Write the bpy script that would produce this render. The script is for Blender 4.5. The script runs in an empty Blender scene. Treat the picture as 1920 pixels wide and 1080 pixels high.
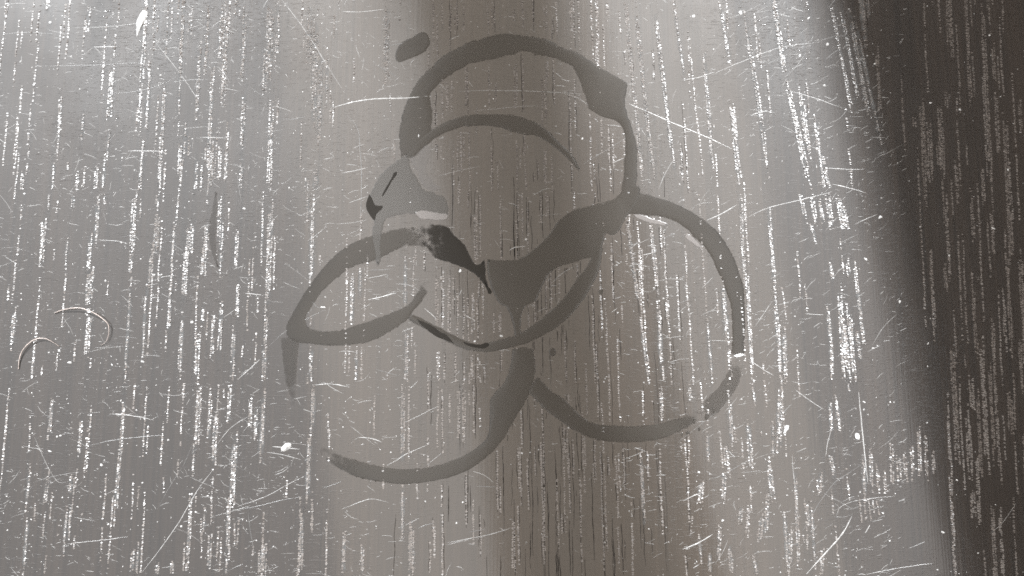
import bpy, math, random
import numpy as np
from mathutils import Vector, noise

random.seed(7)
rng = np.random.default_rng(7)
scene = bpy.context.scene
C = scene.collection

# ------------------------------------------------------------------ camera
PX = 0.36 / 1920.0                       # metres on the table per photo pixel at the centre
TILT = math.radians(9.0)
DIST = 0.30
cam_d = bpy.data.cameras.new('camera')
cam = bpy.data.objects.new('camera', cam_d)
C.objects.link(cam)
cam_d.sensor_width = 36.0
cam_d.lens = 36.0 * DIST / 0.36
cam_d.clip_start = 0.01
cam_d.clip_end = 50.0
VIEW = Vector((0, math.sin(TILT), -math.cos(TILT)))
cam.location = -VIEW * DIST
cam.rotation_euler = (TILT, 0, 0)
scene.camera = cam
CAM = cam.location.copy()


def ray(px, py):
    """direction of the view through a photo pixel"""
    v = Vector(((px - 960) * PX, (540 - py) * PX, -DIST))
    c, s = math.cos(TILT), math.sin(TILT)
    return Vector((v.x, v.y * c - v.z * s, v.y * s + v.z * c))


def at(px, py, z=0.0):
    """point of the table top under a photo pixel"""
    d = ray(px, py)
    t = (z - CAM.z) / d.z
    return CAM + d * t


# ------------------------------------------------------------------ world, lamps, exposure
world = bpy.data.worlds.new('World')
scene.world = world
world.use_nodes = True
world.node_tree.nodes['Background'].inputs[0].default_value = (1.0, 0.97, 0.94, 1)
world.node_tree.nodes['Background'].inputs[1].default_value = 0.06

scene.view_settings.view_transform = 'Standard'
scene.view_settings.look = 'None'
scene.view_settings.gamma = 1.0
scene.view_settings.exposure = 0.0
scene.view_settings.use_curve_mapping = False
scene.cycles.use_denoising = False
scene.cycles.use_adaptive_sampling = False
scene.cycles.filter_width = 1.65
scene.cycles.max_bounces = 4
scene.cycles.sample_clamp_indirect = 3.0


def lamp(name, loc, aim, size_x, size_y, radiance, color=(1, 1, 1), roll=0.0, spread=180.0):
    """rectangular lamp at loc facing aim"""
    d = bpy.data.lights.new(name, 'AREA')
    d.shape = 'RECTANGLE'
    d.size = size_x
    d.size_y = size_y
    d.energy = radiance * math.pi * size_x * size_y
    d.color = color
    d.spread = math.radians(spread)
    o = bpy.data.objects.new(name, d)
    C.objects.link(o)
    z = (Vector(loc) - Vector(aim)).normalized()
    x = Vector((0, 1, 0)).cross(z).normalized()
    x = (x * math.cos(roll) + z.cross(x) * math.sin(roll)).normalized()
    y = z.cross(x)
    m = ((x.x, y.x, z.x, loc[0]), (x.y, y.y, z.y, loc[1]), (x.z, y.z, z.z, loc[2]), (0, 0, 0, 1))
    from mathutils import Matrix
    o.matrix_world = Matrix(m)
    return o


def overhead(name, H, c, w, h, radiance, roll=0.0, color=(1, 1, 1)):
    """a broad window or fill lamp hung H metres over the table, mirrored in the varnish round photo pixel c"""
    p = at(*c)
    d = ray(*c)
    d = Vector((d.x, d.y, -d.z))
    q = p + d * (H / d.z)
    k = PX * (1 + H / DIST)
    return lamp(name, q, q - Vector((0, 0, 1)), w * k, h * k, radiance, color, roll)


def beam(name, c, w, h, strength, azim=0.0, zen=40.0, dist=2.5, blend=0.3, roll=0.0, color=(1, 1, 1), radius=0.01):
    """a beam of hard light with an oval cone, falling on the table round photo pixel c, w x h pixels wide"""
    p = at(*c)
    a, z = math.radians(azim), math.radians(zen)
    dr = Vector((math.sin(z) * math.sin(a), math.sin(z) * math.cos(a), math.cos(z)))
    q = p + dr * dist
    d = bpy.data.lights.new(name, 'SPOT')
    d.energy = strength * 4 * math.pi ** 2 * dist ** 2      # strength = irradiance square to the beam
    d.color = color
    d.shadow_soft_size = radius
    d.spot_blend = blend
    d.spot_size = 2 * math.atan(h * PX * math.cos(z) / 2 / dist)
    o = bpy.data.objects.new(name, d)
    C.objects.link(o)
    x = Vector((0, 1, 0)).cross(dr).normalized()
    x = (x * math.cos(roll) + dr.cross(x) * math.sin(roll)).normalized()
    y = dr.cross(x)
    from mathutils import Matrix
    o.matrix_world = Matrix(((x.x, y.x, dr.x, q.x), (x.y, y.y, dr.y, q.y), (x.z, y.z, dr.z, q.z), (0, 0, 0, 1))) @ Matrix.Diagonal((w / (h * math.cos(z)), 1, 1, 1))
    return o


SL = math.radians(8.5)
overhead('window_lamp_left', 1.6, (150, 480), 1400, 1900, 2.6, SL, (0.96, 0.98, 1.0))
overhead('fill_lamp_middle', 1.7, (1000, 380), 900, 1900, 2.1, SL, (1.0, 0.86, 0.70))  # added unseen fill that lifts and warms the middle band
overhead('fill_lamp_top', 1.7, (950, -60), 850, 800, 2.4, SL, (1.0, 0.88, 0.74))  # added unseen fill that brightens the upper wet ring
overhead('window_lamp_right', 1.6, (1245, -300), 400, 3300, 3.2, math.radians(10.5), (0.97, 0.985, 1.0))
beam('sun_beam_left', (100, 500), 1500, 5200, 3.3, azim=-35, zen=50.0, blend=0.5, roll=SL, color=(0.94, 0.975, 1.0))
beam('sun_beam_right', (1398, 500), 465, 4200, 3.5, azim=28, zen=50.0, blend=0.22, roll=math.radians(10.5), color=(0.94, 0.975, 1.0))

# ------------------------------------------------------------------ helpers


def mat(name):
    m = bpy.data.materials.new(name)
    m.use_nodes = True
    nt = m.node_tree
    return m, nt, nt.nodes['Principled BSDF']


def mesh_obj(name, verts, faces, material, parent=None, smooth=True, depth=None):
    me = bpy.data.meshes.new(name)
    me.from_pydata([tuple(v) for v in verts], [], faces)
    if depth is None: me.validate()
    if smooth:
        me.polygons.foreach_set('use_smooth', [True] * len(me.polygons))
    me.materials.append(material)
    if depth is not None:
        me.attributes.new('depth', 'FLOAT', 'POINT').data.foreach_set('value', depth)
    o = bpy.data.objects.new(name, me)
    C.objects.link(o)
    if parent:
        o.parent = parent
    return o


def tri_obj(name, V, F, material, parent=None, smooth=True):
    """fast path: V (n,3) and F (m,3) arrays"""
    me = bpy.data.meshes.new(name)
    me.vertices.add(len(V))
    me.vertices.foreach_set('co', np.ascontiguousarray(V, dtype=np.float32).ravel())
    me.loops.add(F.size)
    me.loops.foreach_set('vertex_index', np.ascontiguousarray(F, dtype=np.int32).ravel())
    me.polygons.add(len(F))
    me.polygons.foreach_set('loop_start', np.arange(0, F.size, 3, dtype=np.int32))
    me.polygons.foreach_set('use_smooth', np.full(len(F), smooth))
    me.update(calc_edges=True)
    me.validate()
    me.materials.append(material)
    o = bpy.data.objects.new(name, me)
    C.objects.link(o)
    if parent:
        o.parent = parent
    return o


def tag(o, label=None, cat=None, group=None, kind=None):
    if label: o['label'] = label
    if cat: o['category'] = cat
    if group: o['group'] = group
    if kind: o['kind'] = kind
    return o


def catmull(pts, step=3.0):
    """smooth dense polyline through pixel points, plus the source index of every sample"""
    pts = [Vector((p[0], p[1])) for p in pts]
    out = []
    n = len(pts)
    for i in range(n - 1):
        p0 = pts[max(i - 1, 0)]; p1 = pts[i]; p2 = pts[i + 1]; p3 = pts[min(i + 2, n - 1)]
        k = max(2, int((p2 - p1).length / step))
        for j in range(k):
            t = j / k
            out.append(0.5 * ((2 * p1) + (p2 - p0) * t + (2 * p0 - 5 * p1 + 4 * p2 - p3) * t * t
                              + (3 * p1 - p0 - 3 * p2 + p3) * t ** 3))
    out.append(pts[-1])
    return out


def at_array(P):
    """at() for an (n,2) array of pixels"""
    P = np.asarray(P, dtype=float)
    vx = (P[:, 0] - 960) * PX
    vy = (540 - P[:, 1]) * PX
    c, s = math.cos(TILT), math.sin(TILT)
    dy = vy * c + DIST * s
    dz = vy * s - DIST * c
    t = -CAM.z / dz
    return np.stack([CAM.x + vx * t, CAM.y + dy * t, np.zeros(len(P))], 1)


# ------------------------------------------------------------------ materials
def node(nt, kind, **kw):
    n = nt.nodes.new(kind)
    for k, v in kw.items():
        setattr(n, k, v)
    return n


def tabletop_material():
    m, nt, b = mat('varnished_dark_wood')
    L = nt.links.new
    tc = node(nt, 'ShaderNodeTexCoord')

    def mapped(scale, rot=(0, 0, 0)):
        mp = node(nt, 'ShaderNodeMapping')
        mp.inputs['Scale'].default_value = scale
        mp.inputs['Rotation'].default_value = rot
        L(tc.outputs['Object'], mp.inputs['Vector'])
        return mp.outputs[0]

    def nz(vec, scale, detail=3.0, rough=0.55, dist=0.0):
        n = node(nt, 'ShaderNodeTexNoise')
        n.inputs['Scale'].default_value = scale
        n.inputs['Detail'].default_value = detail
        n.inputs['Roughness'].default_value = rough
        n.inputs['Distortion'].default_value = dist
        L(vec, n.inputs['Vector'])
        return n.outputs[0]

    def ramp(fac, stops):
        r = node(nt, 'ShaderNodeValToRGB')
        e = r.color_ramp.elements
        e[0].position, e[0].color = stops[0][0], (*stops[0][1], 1)
        e[1].position, e[1].color = stops[1][0], (*stops[1][1], 1)
        for p, c in stops[2:]:
            x = e.new(p); x.color = (*c, 1)
        L(fac, r.inputs[0])
        return r.outputs[0]

    def math_(op, a, bb):
        n = node(nt, 'ShaderNodeMath', operation=op)
        for i, v in enumerate((a, bb)):
            if isinstance(v, (int, float)): n.inputs[i].default_value = v
            else: L(v, n.inputs[i])
        return n.outputs[0]

    def grey(v): return (v, v, v)
    # wood colour: fine lengthwise fibres over broad bands
    fibre = nz(mapped((900, 14, 1)), 1.0, 4.0, 0.6)
    band = nz(mapped((45, 3, 1)), 1.0, 2.0, 0.5)
    mixv = math_('ADD', math_('MULTIPLY', fibre, 0.6), math_('MULTIPLY', band, 0.4))
    col = ramp(mixv, [(0.35, (0.010, 0.0066, 0.0046)), (0.66, (0.025, 0.0170, 0.0120))])
    L(col, b.inputs['Base Color'])
    # gloss: worn patches
    wear = nz(mapped((28, 20, 1)), 1.0, 4.0, 0.6)
    rg = node(nt, 'ShaderNodeMapRange')
    rg.inputs[1].default_value = 0.3; rg.inputs[2].default_value = 0.7
    rg.inputs[3].default_value = 0.46; rg.inputs[4].default_value = 0.60
    L(wear, rg.inputs[0])
    L(rg.outputs[0], b.inputs['Roughness'])
    b.inputs['IOR'].default_value = 1.5
    b.inputs['Specular IOR Level'].default_value = 0.34
    b.inputs['Coat Weight'].default_value = 0.9
    b.inputs['Coat Roughness'].default_value = 0.078
    # relief: pitted varnish, short crosswise hairline scuffs, lengthwise fibres
    pits = nz(mapped((2300, 2300, 1)), 1.0, 2.0, 0.6)
    pit = ramp(pits, [(0.58, grey(0)), (0.72, grey(1))])
    s1 = ramp(nz(mapped((260, 2600, 1), (0, 0, 0.10)), 1.0, 1.0), [(0.64, grey(0)), (0.74, grey(1))])
    s2 = ramp(nz(mapped((220, 2400, 1), (0, 0, -0.42)), 1.0, 1.0), [(0.66, grey(0)), (0.76, grey(1))])
    s3 = ramp(nz(mapped((200, 2400, 1), (0, 0, 0.55)), 1.0, 1.0), [(0.67, grey(0)), (0.77, grey(1))])
    fib = nz(mapped((1500, 25, 1)), 1.0, 2.0)
    patch = ramp(nz(mapped((22, 16, 1)), 1.0, 3.0), [(0.38, grey(0.25)), (0.66, grey(1))])
    sc = math_('ADD', math_('ADD', s1, s2), s3)
    h = math_('ADD', math_('MULTIPLY', math_('ADD', math_('MULTIPLY', pit, 0.40), math_('MULTIPLY', sc, 0.6)), patch), math_('MULTIPLY', fib, 0.25))
    bp = node(nt, 'ShaderNodeBump')
    bp.inputs['Strength'].default_value = 1.0
    bp.inputs['Distance'].default_value = 0.00010
    L(h, bp.inputs['Height'])
    L(bp.outputs[0], b.inputs['Normal'])
    bc = node(nt, 'ShaderNodeBump')
    bc.inputs['Distance'].default_value = 0.000016
    L(h, bc.inputs['Height'])
    L(bc.outputs[0], b.inputs['Coat Normal'])
    return m


def plain(name, col, rough, ior=1.5, spec=0.5):
    m, nt, b = mat(name)
    n = node(nt, 'ShaderNodeTexNoise')
    n.inputs['Scale'].default_value = 700.0
    tc = node(nt, 'ShaderNodeTexCoord')
    nt.links.new(tc.outputs['Object'], n.inputs['Vector'])
    r = node(nt, 'ShaderNodeValToRGB')
    r.color_ramp.elements[0].position = 0.3
    r.color_ramp.elements[1].position = 0.7
    r.color_ramp.elements[0].color = (*[c * 0.7 for c in col], 1)
    r.color_ramp.elements[1].color = (*[min(1, c * 1.25) for c in col], 1)
    nt.links.new(n.outputs[0], r.inputs[0])
    nt.links.new(r.outputs[0], b.inputs['Base Color'])
    b.inputs['Roughness'].default_value = rough
    b.inputs['IOR'].default_value = ior
    b.inputs['Specular IOR Level'].default_value = spec
    return m


def film_material(name='dirty_water_film', tone=0.66, clear=0.16, spec=0.5, tint=(0.054, 0.048, 0.042)):
    m, nt, b = mat(name)
    L = nt.links.new
    tc = node(nt, 'ShaderNodeTexCoord')
    n = node(nt, 'ShaderNodeTexNoise')
    n.inputs['Scale'].default_value = 60.0
    n.inputs['Detail'].default_value = 3.0
    L(tc.outputs['Object'], n.inputs['Vector'])
    r = node(nt, 'ShaderNodeValToRGB')
    r.color_ramp.elements[0].position = 0.35
    r.color_ramp.elements[1].position = 0.7
    r.color_ramp.elements[0].color = (*[c * tone * 0.93 for c in tint], 1)
    r.color_ramp.elements[1].color = (*[c * tone * 1.07 for c in tint], 1)
    L(n.outputs[0], r.inputs[0])
    L(r.outputs[0], b.inputs['Base Color'])
    b.inputs['Roughness'].default_value = 0.20
    b.inputs['IOR'].default_value = 1.35
    n2 = node(nt, 'ShaderNodeTexNoise')
    n2.inputs['Scale'].default_value = 90.0
    n2.inputs['Detail'].default_value = 2.0
    L(tc.outputs['Object'], n2.inputs['Vector'])
    bp = node(nt, 'ShaderNodeBump')
    bp.inputs['Strength'].default_value = 0.5
    bp.inputs['Distance'].default_value = 0.0002
    L(n2.outputs[0], bp.inputs['Height'])
    L(bp.outputs[0], b.inputs['Normal'])
    tr = node(nt, 'ShaderNodeBsdfTransparent')
    mx = node(nt, 'ShaderNodeMixShader')
    # a film masks the wood only where it is deep enough
    at_ = node(nt, 'ShaderNodeAttribute', attribute_name='depth')
    n3 = node(nt, 'ShaderNodeTexNoise')
    n3.inputs['Scale'].default_value = 420.0
    n3.inputs['Detail'].default_value = 4.0
    L(tc.outputs['Object'], n3.inputs['Vector'])
    ad = node(nt, 'ShaderNodeMath', operation='MULTIPLY_ADD')
    ad.inputs[1].default_value = 1.5
    ad.inputs[2].default_value = -0.75
    L(n3.outputs[0], ad.inputs[0])
    ad2 = node(nt, 'ShaderNodeMath', operation='ADD')
    L(at_.outputs['Fac'], ad2.inputs[0]); L(ad.outputs[0], ad2.inputs[1])
    mr = node(nt, 'ShaderNodeMapRange', interpolation_type='SMOOTHSTEP')
    mr.inputs[1].default_value = 0.12; mr.inputs[2].default_value = 0.85
    mr.inputs[3].default_value = 1.0; mr.inputs[4].default_value = clear
    L(ad2.outputs[0], mr.inputs[0])
    L(mr.outputs[0], mx.inputs[0])
    b.inputs['Specular IOR Level'].default_value = spec
    L(b.outputs[0], mx.inputs[1])
    L(tr.outputs[0], mx.inputs[2])
    L(mx.outputs[0], nt.nodes['Material Output'].inputs['Surface'])
    return m


M_TOP = tabletop_material()
M_PORE = plain('limed_wood_pore', (0.13, 0.114, 0.104), 0.36)
M_SCRATCH = plain('crushed_varnish', (0.34, 0.335, 0.33), 0.35)
M_SCRATCHES = [M_SCRATCH, plain('crushed_varnish_dull', (0.14, 0.137, 0.135), 0.35), plain('crushed_varnish_worn', (0.23, 0.225, 0.22), 0.4)]
M_DUST = plain('pale_dust', (0.44, 0.435, 0.43), 0.7)
M_HAIR = plain('pale_brown_hair', (0.42, 0.36, 0.33), 0.35)
M_FILM = film_material()
M_FILM_DARK = film_material('darkened_film', 0.34, 0.08, 0.15)  # colour darkened and gloss cut to carry the wedge puddle's dark reflection
M_FILM_PALE = film_material('milky_film', 1.5, 0.40, 0.5, (0.050, 0.0475, 0.045))
M_FILM_FAINT = film_material('drying_film', 0.8, 0.58)
M_FILM_TRACE = film_material('nearly_dry_film', 0.8, 0.74)
M_RESIDUE_THIN = film_material('thin_residue', 1.0, 0.66, 0.3, (0.16, 0.15, 0.145))
M_RESIDUE_GLINT = film_material('pale_residue_and_glint', 1.0, 0.3, 0.3, (0.20, 0.185, 0.178))
M_GLOW = film_material('painted_glow', 1.0, 0.42, 0.5, (0.13, 0.13, 0.13))  # sheen round the lit pore streaks, put into colour

# ------------------------------------------------------------------ the table top
def build_tabletop():
    x0, x1, y0, y1 = -0.46, 0.46, -0.36, 0.40
    t, b = 0.028, 0.003
    V = [(x0 + b, y0 + b, 0), (x1 - b, y0 + b, 0), (x1 - b, y1 - b, 0), (x0 + b, y1 - b, 0),
         (x0, y0, -b), (x1, y0, -b), (x1, y1, -b), (x0, y1, -b),
         (x0, y0, -t), (x1, y0, -t), (x1, y1, -t), (x0, y1, -t)]
    F = [(0, 1, 2, 3), (11, 10, 9, 8)]
    for k in (0, 4):
        for i in range(4):
            j = (i + 1) % 4
            F.append((k + i, k + 4 + i, k + 4 + j, k + j))
    o = mesh_obj('tabletop', V, F, M_TOP, smooth=False)
    return tag(o, 'worn dark brown wooden tabletop with glossy scratched varnish', None, None, 'structure')


table = build_tabletop()

# ------------------------------------------------------------------ grain pores
# one row a streak of pores: x and y of its upper end, x and y of its lower end, width in photo pixels
STREAKS = []


def S(*rows):
    for r in rows:
        if len(r) == 4:
            lean = (r[0] - 820) / 9000.0 * (r[2] - r[1])
            STREAKS.append((r[0] - lean / 2, r[1], r[0] + lean / 2, r[2], r[3]))
        else:
            STREAKS.append(r)


S((5,0,150,4),(10,0,30,3),(72,0,80,4),(67,80,190,3),(122,0,75,4),(112,30,140,4),(112,170,300,5),(165,0,70,5),
  (158,20,110,4),(155,215,270,5),(213,0,40,3),(222,0,50,4),(207,120,240,9),(203,240,300,5),(195,290,360,6),
  (215,60,110,4),(277,110,260,7),(288,60,100,4),(290,0,30,4),(313,0,110,6),(305,150,310,7),(300,310,360,6),
  (357,10,80,5),(372,70,240,6),(388,0,150,7),(395,100,330,8),(413,0,120,6),(422,0,200,8),(418,100,200,4),
  (405,240,340,4),(425,240,340,5),(457,0,155,7),(455,160,290,7),(452,305,360,6),(505,0,180,13),(520,0,130,6),
  (507,180,360,9),(495,90,180,5),(580,0,130,10),(590,10,260,9),(600,90,280,7),(613,90,200,5),(620,130,230,4),
  (265,260,360,7),(300,270,350,5),(337,260,330,5),(347,225,290,5),(368,290,360,7),(378,305,360,5),(398,260,360,6),
  (412,270,345,5),(57,190,240,3),(52,270,330,4),(42,320,360,5),(100,300,360,5),(145,320,360,6),(180,310,360,5),
  (340,270,360,6),(575,330,360,6),(592,310,360,8))
S((45,360,380,3),(40,385,415,3),(35,420,480,3),(27,480,570,4),(25,565,660,9),(92,360,395,4),(80,400,500,10),
  (70,520,640,4),(63,620,720,5),(137,360,395,5),(125,440,500,6),(120,500,620,4),(107,660,700,3),(182,360,470,8),
  (168,430,520,7),(168,500,580,12),(165,570,675,10),(197,360,385,5),(250,360,480,10),(245,470,515,6),(240,515,720,5),
  (295,360,395,7),(293,395,485,9),(283,450,545,6),(275,530,565,5),(270,555,680,5),(332,375,420,5),(323,425,550,6),
  (317,560,625,6),(335,360,385,4),(352,420,500,6),(347,460,570,8),(340,560,720,7),(362,360,380,4),(360,410,480,6),
  (385,410,525,7),(382,455,520,10),(380,570,620,6),(370,615,720,8),(412,360,460,7),(415,410,520,6),(413,560,680,7),
  (398,590,690,6),(443,430,520,8),(445,520,600,6),(437,590,720,6),(492,360,500,6),(505,360,600,9),(513,470,500,3),
  (497,570,720,9),(483,560,590,5),(480,620,680,4),(577,360,420,5),(585,360,560,8),(582,590,610,4),(583,650,720,6))
S((12,720,860,4),(5,780,960,4),(55,780,850,3),(52,870,960,5),(48,960,1080,6),(95,740,830,5),(88,880,945,9),
  (83,960,1010,3),(85,1040,1080,4),(150,780,860,5),(143,880,920,4),(132,890,930,7),(137,930,960,4),(130,950,1020,6),
  (122,950,1045,5),(228,720,920,5),(220,860,970,6),(207,920,1080,4),(215,960,990,3),(271,720,860,3),(268,920,1075,4),
  (258,1010,1080,5),(248,1030,1080,6),(315,720,800,3),(341,720,840,4),(345,720,750,4),(370,720,860,7),(363,820,895,5),
  (355,910,1080,5),(346,1010,1070,4),(393,740,830,5),(403,770,890,8),(397,880,990,4),(408,720,800,4),(383,950,1000,6),
  (378,1000,1045,4),(430,720,800,7),(438,800,960,10),(428,920,1050,7),(425,1040,1080,6),(470,740,810,6),(480,760,830,7),
  (492,720,880,9),(495,1010,1080,8),(487,1030,1080,6),(587,720,820,7),(578,810,960,9),(585,920,1010,4),(565,950,1080,7),
  (560,1040,1080,4),(295,1055,1080,7),(322,1050,1080,7),(393,1000,1080,5),(333,860,895,4),(307,890,925,4),(362,850,890,4))
S((725,0,160,9),(732,170,210,3),(750,0,40,4),(812,0,100,3),(820,30,120,4),(830,0,60,4),(845,0,60,5),(855,0,70,6),
  (870,0,70,4),(803,90,140,4),(843,30,100,3),(915,0,70,3),(925,0,60,6),(964,0,40,2),(980,0,60,2),(1022,0,70,5),
  (1036,30,65,3),(1044,0,80,2),(1075,0,90,2),(1110,0,110,3),(1140,0,40,5),(1132,45,130,3),(1163,10,70,5),
  (815,170,240,4),(830,150,230,4),(838,145,220,5),(847,150,220,3),(875,120,220,5),(917,120,210,4),(930,150,210,3),
  (967,110,220,7),(980,100,210,4),(1016,140,240,4),(1023,100,240,5),(1038,110,160,2),(1070,170,360,5),(1078,150,250,3),
  (1108,215,360,4),(1143,235,360,5),(1150,250,320,4),(1170,245,290,3),(818,260,300,4),(827,270,300,4),(858,250,320,4),
  (865,250,325,4),(870,240,300,3),(880,240,360,4),(920,240,260,4),(922,260,360,2),(933,300,360,2),(969,250,360,4),
  (985,260,360,2),(1022,270,360,5),(1035,290,360,2))
S((877,360,390,2),(892,360,500,6),(900,360,480,5),(939,360,500,3),(972,360,420,4),(980,360,480,3),(990,370,480,2),
  (1014,360,420,2),(1026,360,410,6),(1077,360,395,5),(1117,360,420,4),(820,515,630,5),(830,500,630,6),(842,505,640,6),
  (850,520,590,4),(858,540,630,4),(870,550,640,4),(878,560,640,4),(887,540,640,5),(895,560,645,4),(898,500,560,3),
  (905,520,600,3),(822,660,720,7),(832,660,720,6),(855,660,715,4),(870,680,720,4),(885,660,720,6),(898,660,720,5),
  (760,470,600,5),(775,475,560,4),(762,610,720,6),(778,640,700,3),(660,500,620,8),(650,500,600,4),(675,500,560,5),
  (655,650,700,4),(668,650,720,5),(678,660,710,3),(938,585,640,5),(941,650,700,3),(992,570,620,4),(1025,500,610,4),
  (1033,500,600,3),(1082,490,560,5),(1113,550,720,3),(1127,500,640,3),(1048,500,560,2),(1060,620,720,3),(1078,640,720,4))
S((755,720,895,5),(766,720,860,4),(821,720,840,6),(830,730,850,5),(802,810,920,3),(828,905,950,4),(843,740,800,2),
  (860,720,850,6),(870,720,840,6),(875,890,990,4),(888,720,745,4),(900,760,800,2),(933,840,960,3),(963,970,1080,6),
  (972,950,1060,3),(978,740,840,3),(976,840,950,3),(990,860,960,3),(1018,750,1080,6),(1046,900,1040,2),(1058,800,1000,2),
  (1068,850,960,4),(1075,820,900,2),(1095,780,880,4),(1090,880,1080,2),(1130,870,1080,2),(1170,840,920,4),(1158,840,1080,2),
  (1205,720,790,4),(1205,840,1000,5),(1185,940,1080,3),(1240,720,790,5),(1215,840,900,4),(1240,840,1000,4),
  (755,910,1015,5),(770,960,1080,6),(775,990,1080,5),(645,990,1080,6),(680,1010,1080,5),(815,985,1045,4),(830,960,1080,4),
  (1100,680,790,3),(1120,640,790,3),(1140,560,790,2),(1160,620,790,3),(1148,440,560,4))
# the leaning streaks of the right half
S((1172,0,1207,360,5),(1190,0,1228,360,6),(1225,0,1268,350,7),(1262,0,1284,150,5),(1290,60,1318,330,3),(1318,60,1337,330,6),
  (1350,0,1370,130,7),(1372,190,1388,360,9),(1392,0,1442,340,6),(1404,60,1432,240,4),(1450,0,1472,140,11),(1472,140,1522,360,12),
  (1500,160,1518,300,10),(1540,280,1556,360,6),(1556,0,1600,220,6),(1573,0,1612,200,7),(1588,0,1632,230,7),(1602,30,1652,270,6),
  (1525,200,1546,360,6),(1280,190,1292,360,3),(1210,380,1230,420,2))
S((1175,405,1200,590,5),(1200,590,1217,720,5),(1195,405,1217,720,3),(1220,410,1234,560,5),(1234,560,1242,720,8),(1243,420,1260,720,3),
  (1283,450,1300,720,3),(1310,360,1326,600,3),(1326,600,1336,720,6),(1345,360,1353,520,3),(1353,520,1366,655,9),(1366,655,1372,720,5),
  (1388,360,1398,560,6),(1398,480,1412,720,6),(1440,360,1454,560,8),(1452,540,1466,720,8),(1466,540,1474,600,3),
  (1500,360,1512,420,9),(1520,360,1530,420,8),(1535,370,1546,425,8),(1550,360,1560,430,9),(1570,360,1582,430,10),(1580,380,1588,430,8),
  (1556,490,1562,530,7),(1552,560,1562,720,8),(1574,530,1584,720,8),(1588,480,1592,520,7),(1590,560,1602,720,9),(1600,480,1622,660,7),
  (1582,600,1594,720,8),(1605,620,1614,680,7),(1520,420,1535,470,6),(1470,600,1474,720,7))
S((1292,720,1296,755,6),(1290,810,1292,870,3),(1367,720,1372,850,7),(1362,830,1368,900,5),(1411,720,1416,760,5),(1402,775,1408,880,8),
  (1330,740,1326,800,4),(1326,810,1328,870,5),(1316,900,1312,945,9),(1358,880,1356,950,7),(1464,720,1460,850,11),(1448,790,1450,860,6),
  (1440,860,1452,950,9),(1555,740,1560,820,7),(1566,735,1576,820,8),(1590,720,1592,740,6),(1490,850,1498,1080,5),(1482,980,1480,1080,8),
  (1520,940,1530,1080,5),(1512,940,1518,990,6),(1470,950,1478,1080,6),(1390,950,1386,985,6),(1430,960,1424,1025,8),(1405,940,1400,1010,5),
  (1350,980,1346,1060,6),(1330,1030,1332,1080,5),(1412,1040,1420,1080,6),(1300,960,1296,1000,4),(1285,1040,1288,1080,4),(1310,1000,1316,1060,5),
  (1368,1020,1372,1080,6),(1440,920,1436,1010,7),(1540,880,1536,930,7),(1556,850,1566,900,7),(1544,1020,1540,1080,5))
for i in range(11):                       # a cluster that crosses the edge of the light
    x = 1618 + i * 13
    yy = 915 - i * 4
    S((x, yy - rng.uniform(25, 90), x + 4, yy + rng.uniform(10, 26), 7))
for i in range(5):
    S((1612 + i * 8, 930 + i * 2, 1616 + i * 8, 985 - i * 5, 4))
# dense pores of the strip outside the light
x = 1640.0
while x < 2080:
    y = rng.uniform(-300, -60)
    while y < 1300:
        ln = rng.gamma(3.0, 55.0)
        xx = x + y * 0.07 + rng.normal(0, 3)
        if xx > 1625 + y * 0.15 and (xx > 1715 + y * 0.11 or rng.uniform() < 0.3):
            S((xx, y, xx + ln * 0.05, y + ln, rng.choice([2, 3, 5, 7, 9])))
        y += ln + rng.gamma(1.8, 40)
    x += rng.uniform(9, 16)
# thin streaks between, and the grain going on beyond the picture
for i in range(240):
    x = rng.uniform(0, 1600); y = rng.uniform(-40, 1040); ln = rng.gamma(2.0, 32)
    S((x, y, y + ln, rng.choice([1.5, 2, 3])))
for i in range(420):
    x, y = rng.uniform(-700, 2500), rng.uniform(-600, 1600)
    if -40 < x < 1940 and -20 < y < 1100: continue
    ln = rng.gamma(3.0, 50); S((x, y, y + ln, rng.choice([3, 5, 7, 9])))


TX = []


def pore_field():
    P, R, H = [], [], []
    TX.clear()
    for (xa, ya, xb, yb, w) in STREAKS:
        lean_x = rng.normal(0, 0.06)
        n_col = max(1, int(round(w * rng.uniform(0.7, 1.15) / 3.2)))
        ln = abs(yb - ya)
        for c in range(n_col):
            off = (c - (n_col - 1) / 2) * 3.2
            a0, a1 = (0.0, 1.0) if n_col == 1 else sorted(rng.uniform(0, 1, 2))
            if n_col > 1:
                a0 *= 0.35; a1 = 1 - (1 - a1) * 0.35
            n = int(ln * (a1 - a0) / 2.7)
            if n < 2: continue
            wob = rng.uniform(0, 50)
            t = np.linspace(a0, a1, n)
            keep = rng.uniform(0, 1, n) < 0.92 * np.minimum(1.0, 0.35 + 4 * np.minimum(t, 1 - t))
            gap = np.array([noise.noise((wob, v * ln / 22.0, 0.0)) for v in t]) > -0.48
            wv = np.array([noise.noise((wob + 9, v * ln / 60.0, 3.0)) for v in t]) * 2.2
            px = xa + (xb - xa) * t + off + wv + rng.normal(0, 0.35, n)
            py = ya + (yb - ya) * t + rng.normal(0, 0.5, n)
            k = keep & gap
            P.append(np.stack([px, py], 1)[k])
            m = k.sum()
            TX.append(np.full(m, lean_x))
            sz = rng.uniform(0.75, 1.25, m)
            R.append(np.stack([sz * rng.uniform(1.6, 2.6, m), sz * rng.uniform(1.05, 1.55, m)], 1))
            H.append(sz * rng.uniform(0.3, 0.75, m))
    return np.concatenate(P), np.concatenate(R), np.concatenate(H)


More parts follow.
